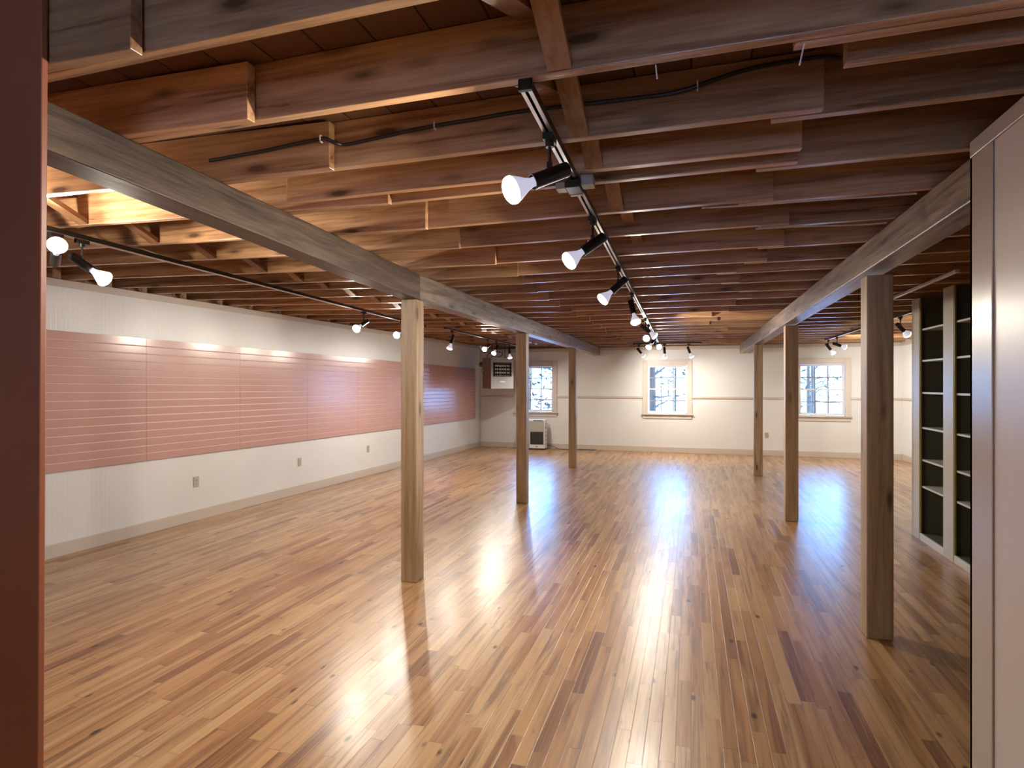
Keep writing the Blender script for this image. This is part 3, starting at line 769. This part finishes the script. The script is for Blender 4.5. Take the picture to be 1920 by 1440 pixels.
# ------------------------------------------------------------------ built-in bookcase at right
XF, XD = 2.24, 2.54
t = thing('bookcase', 'tall cream built-in bookcase with dark olive back behind the nearest right post', 'bookcase', (XF, 6.3, 0))
def lb_(x0, x1, y0, y1, z0, z1): return (x0, x1, y0 - 6.3, y1 - 6.3, z0, z1)
HT = ZJ - 0.003
D = XD - XF
for (ya, yb) in ((5.36, 5.57), (6.17, 6.39), (6.99, 7.20)):
    obj('stile', B(lb_(0, 0.022, ya, yb, 0, HT)), M['stile'], t, bevel=0.003)
obj('back_panel', B(lb_(D - 0.012, D, 5.36, 7.20, 0, HT)), M['caseback'], t)
for y in (5.50, 6.19, 6.35, 7.01):
    obj('side_panel', B(lb_(0.023, D - 0.013, y, y + 0.02, 0, HT)), M['caseback'], t)
for y in (6.385, 6.984):
    pass
for (ya, yb) in ((5.57, 6.17), (6.39, 6.99)):
    obj('bead_moulding', B(lb_(0.004, 0.022, yb - 0.014, yb - 0.001, 0.075, HT), lb_(0.004, 0.022, ya + 0.001, ya + 0.014, 0.075, HT)), M['bead'], t, bevel=0.004)
    obj('toe_kick', B(lb_(0.004, 0.022, ya + 0.001, yb - 0.001, 0, 0.072)), M['shelf'], t, bevel=0.003)
    obj('bottom_board', B(lb_(0.023, D - 0.013, ya, yb, 0.05, 0.068)), M['caseback'], t)
    for z in (2.165, 1.845, 1.518, 1.16, 0.83, 0.557):
        obj('shelf', B(lb_(0.024, D - 0.013, ya + 0.022, yb + 0.018 if ya < 6 else yb + 0.018, z - 0.018, z)), M['shelf'], t)
tag(obj('electrical_raceway', B((1.955, 1.985, 5.35, 7.05, ZJ - 0.026, ZJ - 0.001)), M['conduit'], bevel=0.003),
    'thin ivory raceway under the joists between the right beam and the bookcase', 'raceway')

# ------------------------------------------------------------------ cables stapled along the joists
yj = 2.14 - 0.042 - 0.009
def cable(pts, r, mat, label, staples=(), name='electrical_cable'):
    bm = bmesh.new(); tube(bm, smooth_pts(pts), r)
    o = tag(obj(name, bm, mat, None, True), label, 'cable')
    for (x, y, z) in staples:
        bm = bmesh.new(); box(bm, x - 0.0025, x + 0.0025, y - r - 0.004, y - r - 0.001, z - r - 0.006, z + r + 0.006)
        box(bm, x - 0.0025, x + 0.0025, y - r - 0.004, y + r, z + r + 0.002, z + r + 0.007); box(bm, x - 0.0025, x + 0.0025, y - r - 0.004, y + r, z - r - 0.007, z - r - 0.002)
        obj('cable_staple', bm, M['staple'], o)
    return o
yl3 = 2.14 - 0.087 - 0.010
cable([(-1.99, yl3, 2.565), (-1.85, yl3, 2.57), (-1.7, yl3, 2.575), (-1.55, yl3, 2.585), (-1.45, yl3, 2.59), (-1.41, yl3, 2.59), (-1.375, yl3 + 0.02, 2.575), (-1.34, yj - 0.002, 2.575),
       (-1.2, yj, 2.585), (-1.0, yj, 2.60), (-0.8, yj, 2.605), (-0.6, yj, 2.61), (-0.4, yj, 2.605), (-0.2, yj, 2.60), (-0.05, yj, 2.60), (0.08, yj, 2.625), (0.2, yj, 2.645), (0.38, yj, 2.65), (0.46, yj + 0.02, 2.645)],
      0.0075, M['cable_black'], 'black cable stapled along the third ceiling joist row, crossing above the central track',
      [(-1.43, yl3, 2.590), (-0.95, yj, 2.602), (0.02, yj, 2.612)])
cable([(0.05, 3.09, 2.483), (0.25, 3.11, 2.482), (0.42, 3.10, 2.478), (0.6, 3.12, 2.482), (0.8, 3.14, 2.483), (1.0, 3.15, 2.484)], 0.005, M['cable_tan'],
      'thin pale cable hanging under the fifth joist row right of the central track')
cable([(0.35, 3.60, 2.484), (0.6, 3.62, 2.483), (0.85, 3.64, 2.476), (1.02, 3.66, 2.480)], 0.005, M['cable_tan'],
      'thin pale cable under the sixth joist row, ending at the right beam')
cable([(-3.72, 2.56, 2.60), (-3.70, 2.70, 2.53), (-3.60, 2.95, 2.515), (-3.55, 3.05, 2.515), (-3.62, 3.3, 2.512), (-3.7, 3.6, 2.515), (-3.78, 4.2, 2.514)], 0.005, M['cable_tan'],
      'loose pale cable hanging under the joists behind the left track')
cable([(-3.95, 2.60, 2.62), (-3.85, 2.85, 2.545), (-3.66, 3.06, 2.520), (-3.64, 3.25, 2.519)], 0.004, M['cable_tan'],
      'short looping pale cable between joists near the bright lamp at the left edge')
# stray nails / strings under the second joist
for (x, y, dz, dx, lb) in ((0.283, 1.69, 0.055, -0.012, 'longer bright wire hanging from the second right-hand joist'), (-0.095, 1.69, 0.035, 0.004, 'short pale wire hanging from the second middle joist near the track')):
    bm = bmesh.new(); tube(bm, [(x, y, ZJ + 0.004), (x + dx * 0.5, y, ZJ - dz * 0.5), (x + dx, y, ZJ - dz)], 0.0022, 6)
    tag(obj('hanging_wire', bm, M['staple']), lb, 'wire')

# ------------------------------------------------------------------ outdoors
bm = bmesh.new(); box(bm, -60, 60, -50, 130, -1.0, -0.7)
gr = obj('ground', bm, M['snow']); gr['kind'] = 'structure'
def tree(x, y, h, r, label, crown=None):
    t = thing('tree', label, 'tree', (x, y, -0.72), group='trees outside the windows')
    bm = bmesh.new(); N = 8; pts = []; rad = []
    for i in range(N + 1):
        f_ = i / N; pts.append((math.sin(f_ * 3 + x) * 0.15 * f_, math.cos(f_ * 2 + y) * 0.1 * f_, h * f_)); rad.append(r * (1 - 0.75 * f_))
    tube(bm, pts, r, 10, rad); obj('trunk', bm, M['bark'], t, True)
    bm = bmesh.new()
    for k in range(34):
        f_ = random.uniform(0.10, 0.95); a = random.uniform(0, 2 * PI); L = random.uniform(0.8, 2.4) * (1.1 - f_ * 0.6)
        p = Vector((math.sin(f_ * 3 + x) * 0.15 * f_, math.cos(f_ * 2 + y) * 0.1 * f_, h * f_))
        e = p + Vector((math.cos(a) * L, math.sin(a) * L, L * random.uniform(-0.1, 0.6))); mid = (p + e) / 2 + Vector((0, 0, random.uniform(-.1, .15)))
        tube(bm, [p, mid, e], 0.03, 5, [r * 0.28, r * 0.16, 0.012])
        for q in range(3):
            s_ = p.lerp(e, random.uniform(0.4, 0.95)); tube(bm, [s_, s_ + Vector((random.uniform(-.5, .5), random.uniform(-.5, .5), random.uniform(-.3, .6)))], 0.012, 4, [0.018, 0.008])
    bo = obj('branches', bm, M['bark'], t); bo['kind'] = 'stuff'
    if crown:
        bm = bmesh.new()
        for k in range(160):
            f_ = random.uniform(crown[0], crown[1]); R = crown[2] * (1.05 - f_) * random.uniform(0.2, 1); a = random.uniform(0, 2 * PI)
            c = Vector((math.cos(a) * R, math.sin(a) * R, h * f_)); s = random.uniform(0.10, 0.22)
            ax = Vector((random.uniform(-1, 1), random.uniform(-1, 1), random.uniform(-.4, .4))).normalized(); bx = ax.orthogonal().normalized()
            bm.faces.new([bm.verts.new(c + v_) for v_ in (ax * s, bx * s * 0.35, -ax * s, -bx * s * 0.35)])
        fo = obj('foliage', bm, M['needles'], t); fo['kind'] = 'stuff'
tree(-1.25, 20.0, 11, 0.17, 'big tree trunk seen through the left panes of the middle window')
tree(-0.75, 30.0, 10, 0.06, 'slim tree seen through the centre panes of the middle window', (0.15, 0.9, 2.0))
tree(0.9, 34.0, 12, 0.16, 'distant tree seen through the right panes of the middle window')
tree(4.35, 24.0, 11, 0.09, 'tree trunk seen through the right panes of the right window')
tree(5.2, 30.0, 12, 0.08, 'slim tree further back seen through the right window', (0.1, 0.9, 2.2))
tree(5.9, 33.0, 12, 0.13, 'far slim tree behind the right window')
tree(-6.0, 26.0, 9, 0.10, 'slim tree seen through the left window', (0.08, 0.4, 1.2))
tree(-9.3, 34.0, 10, 0.12, 'distant tree seen through the left window')
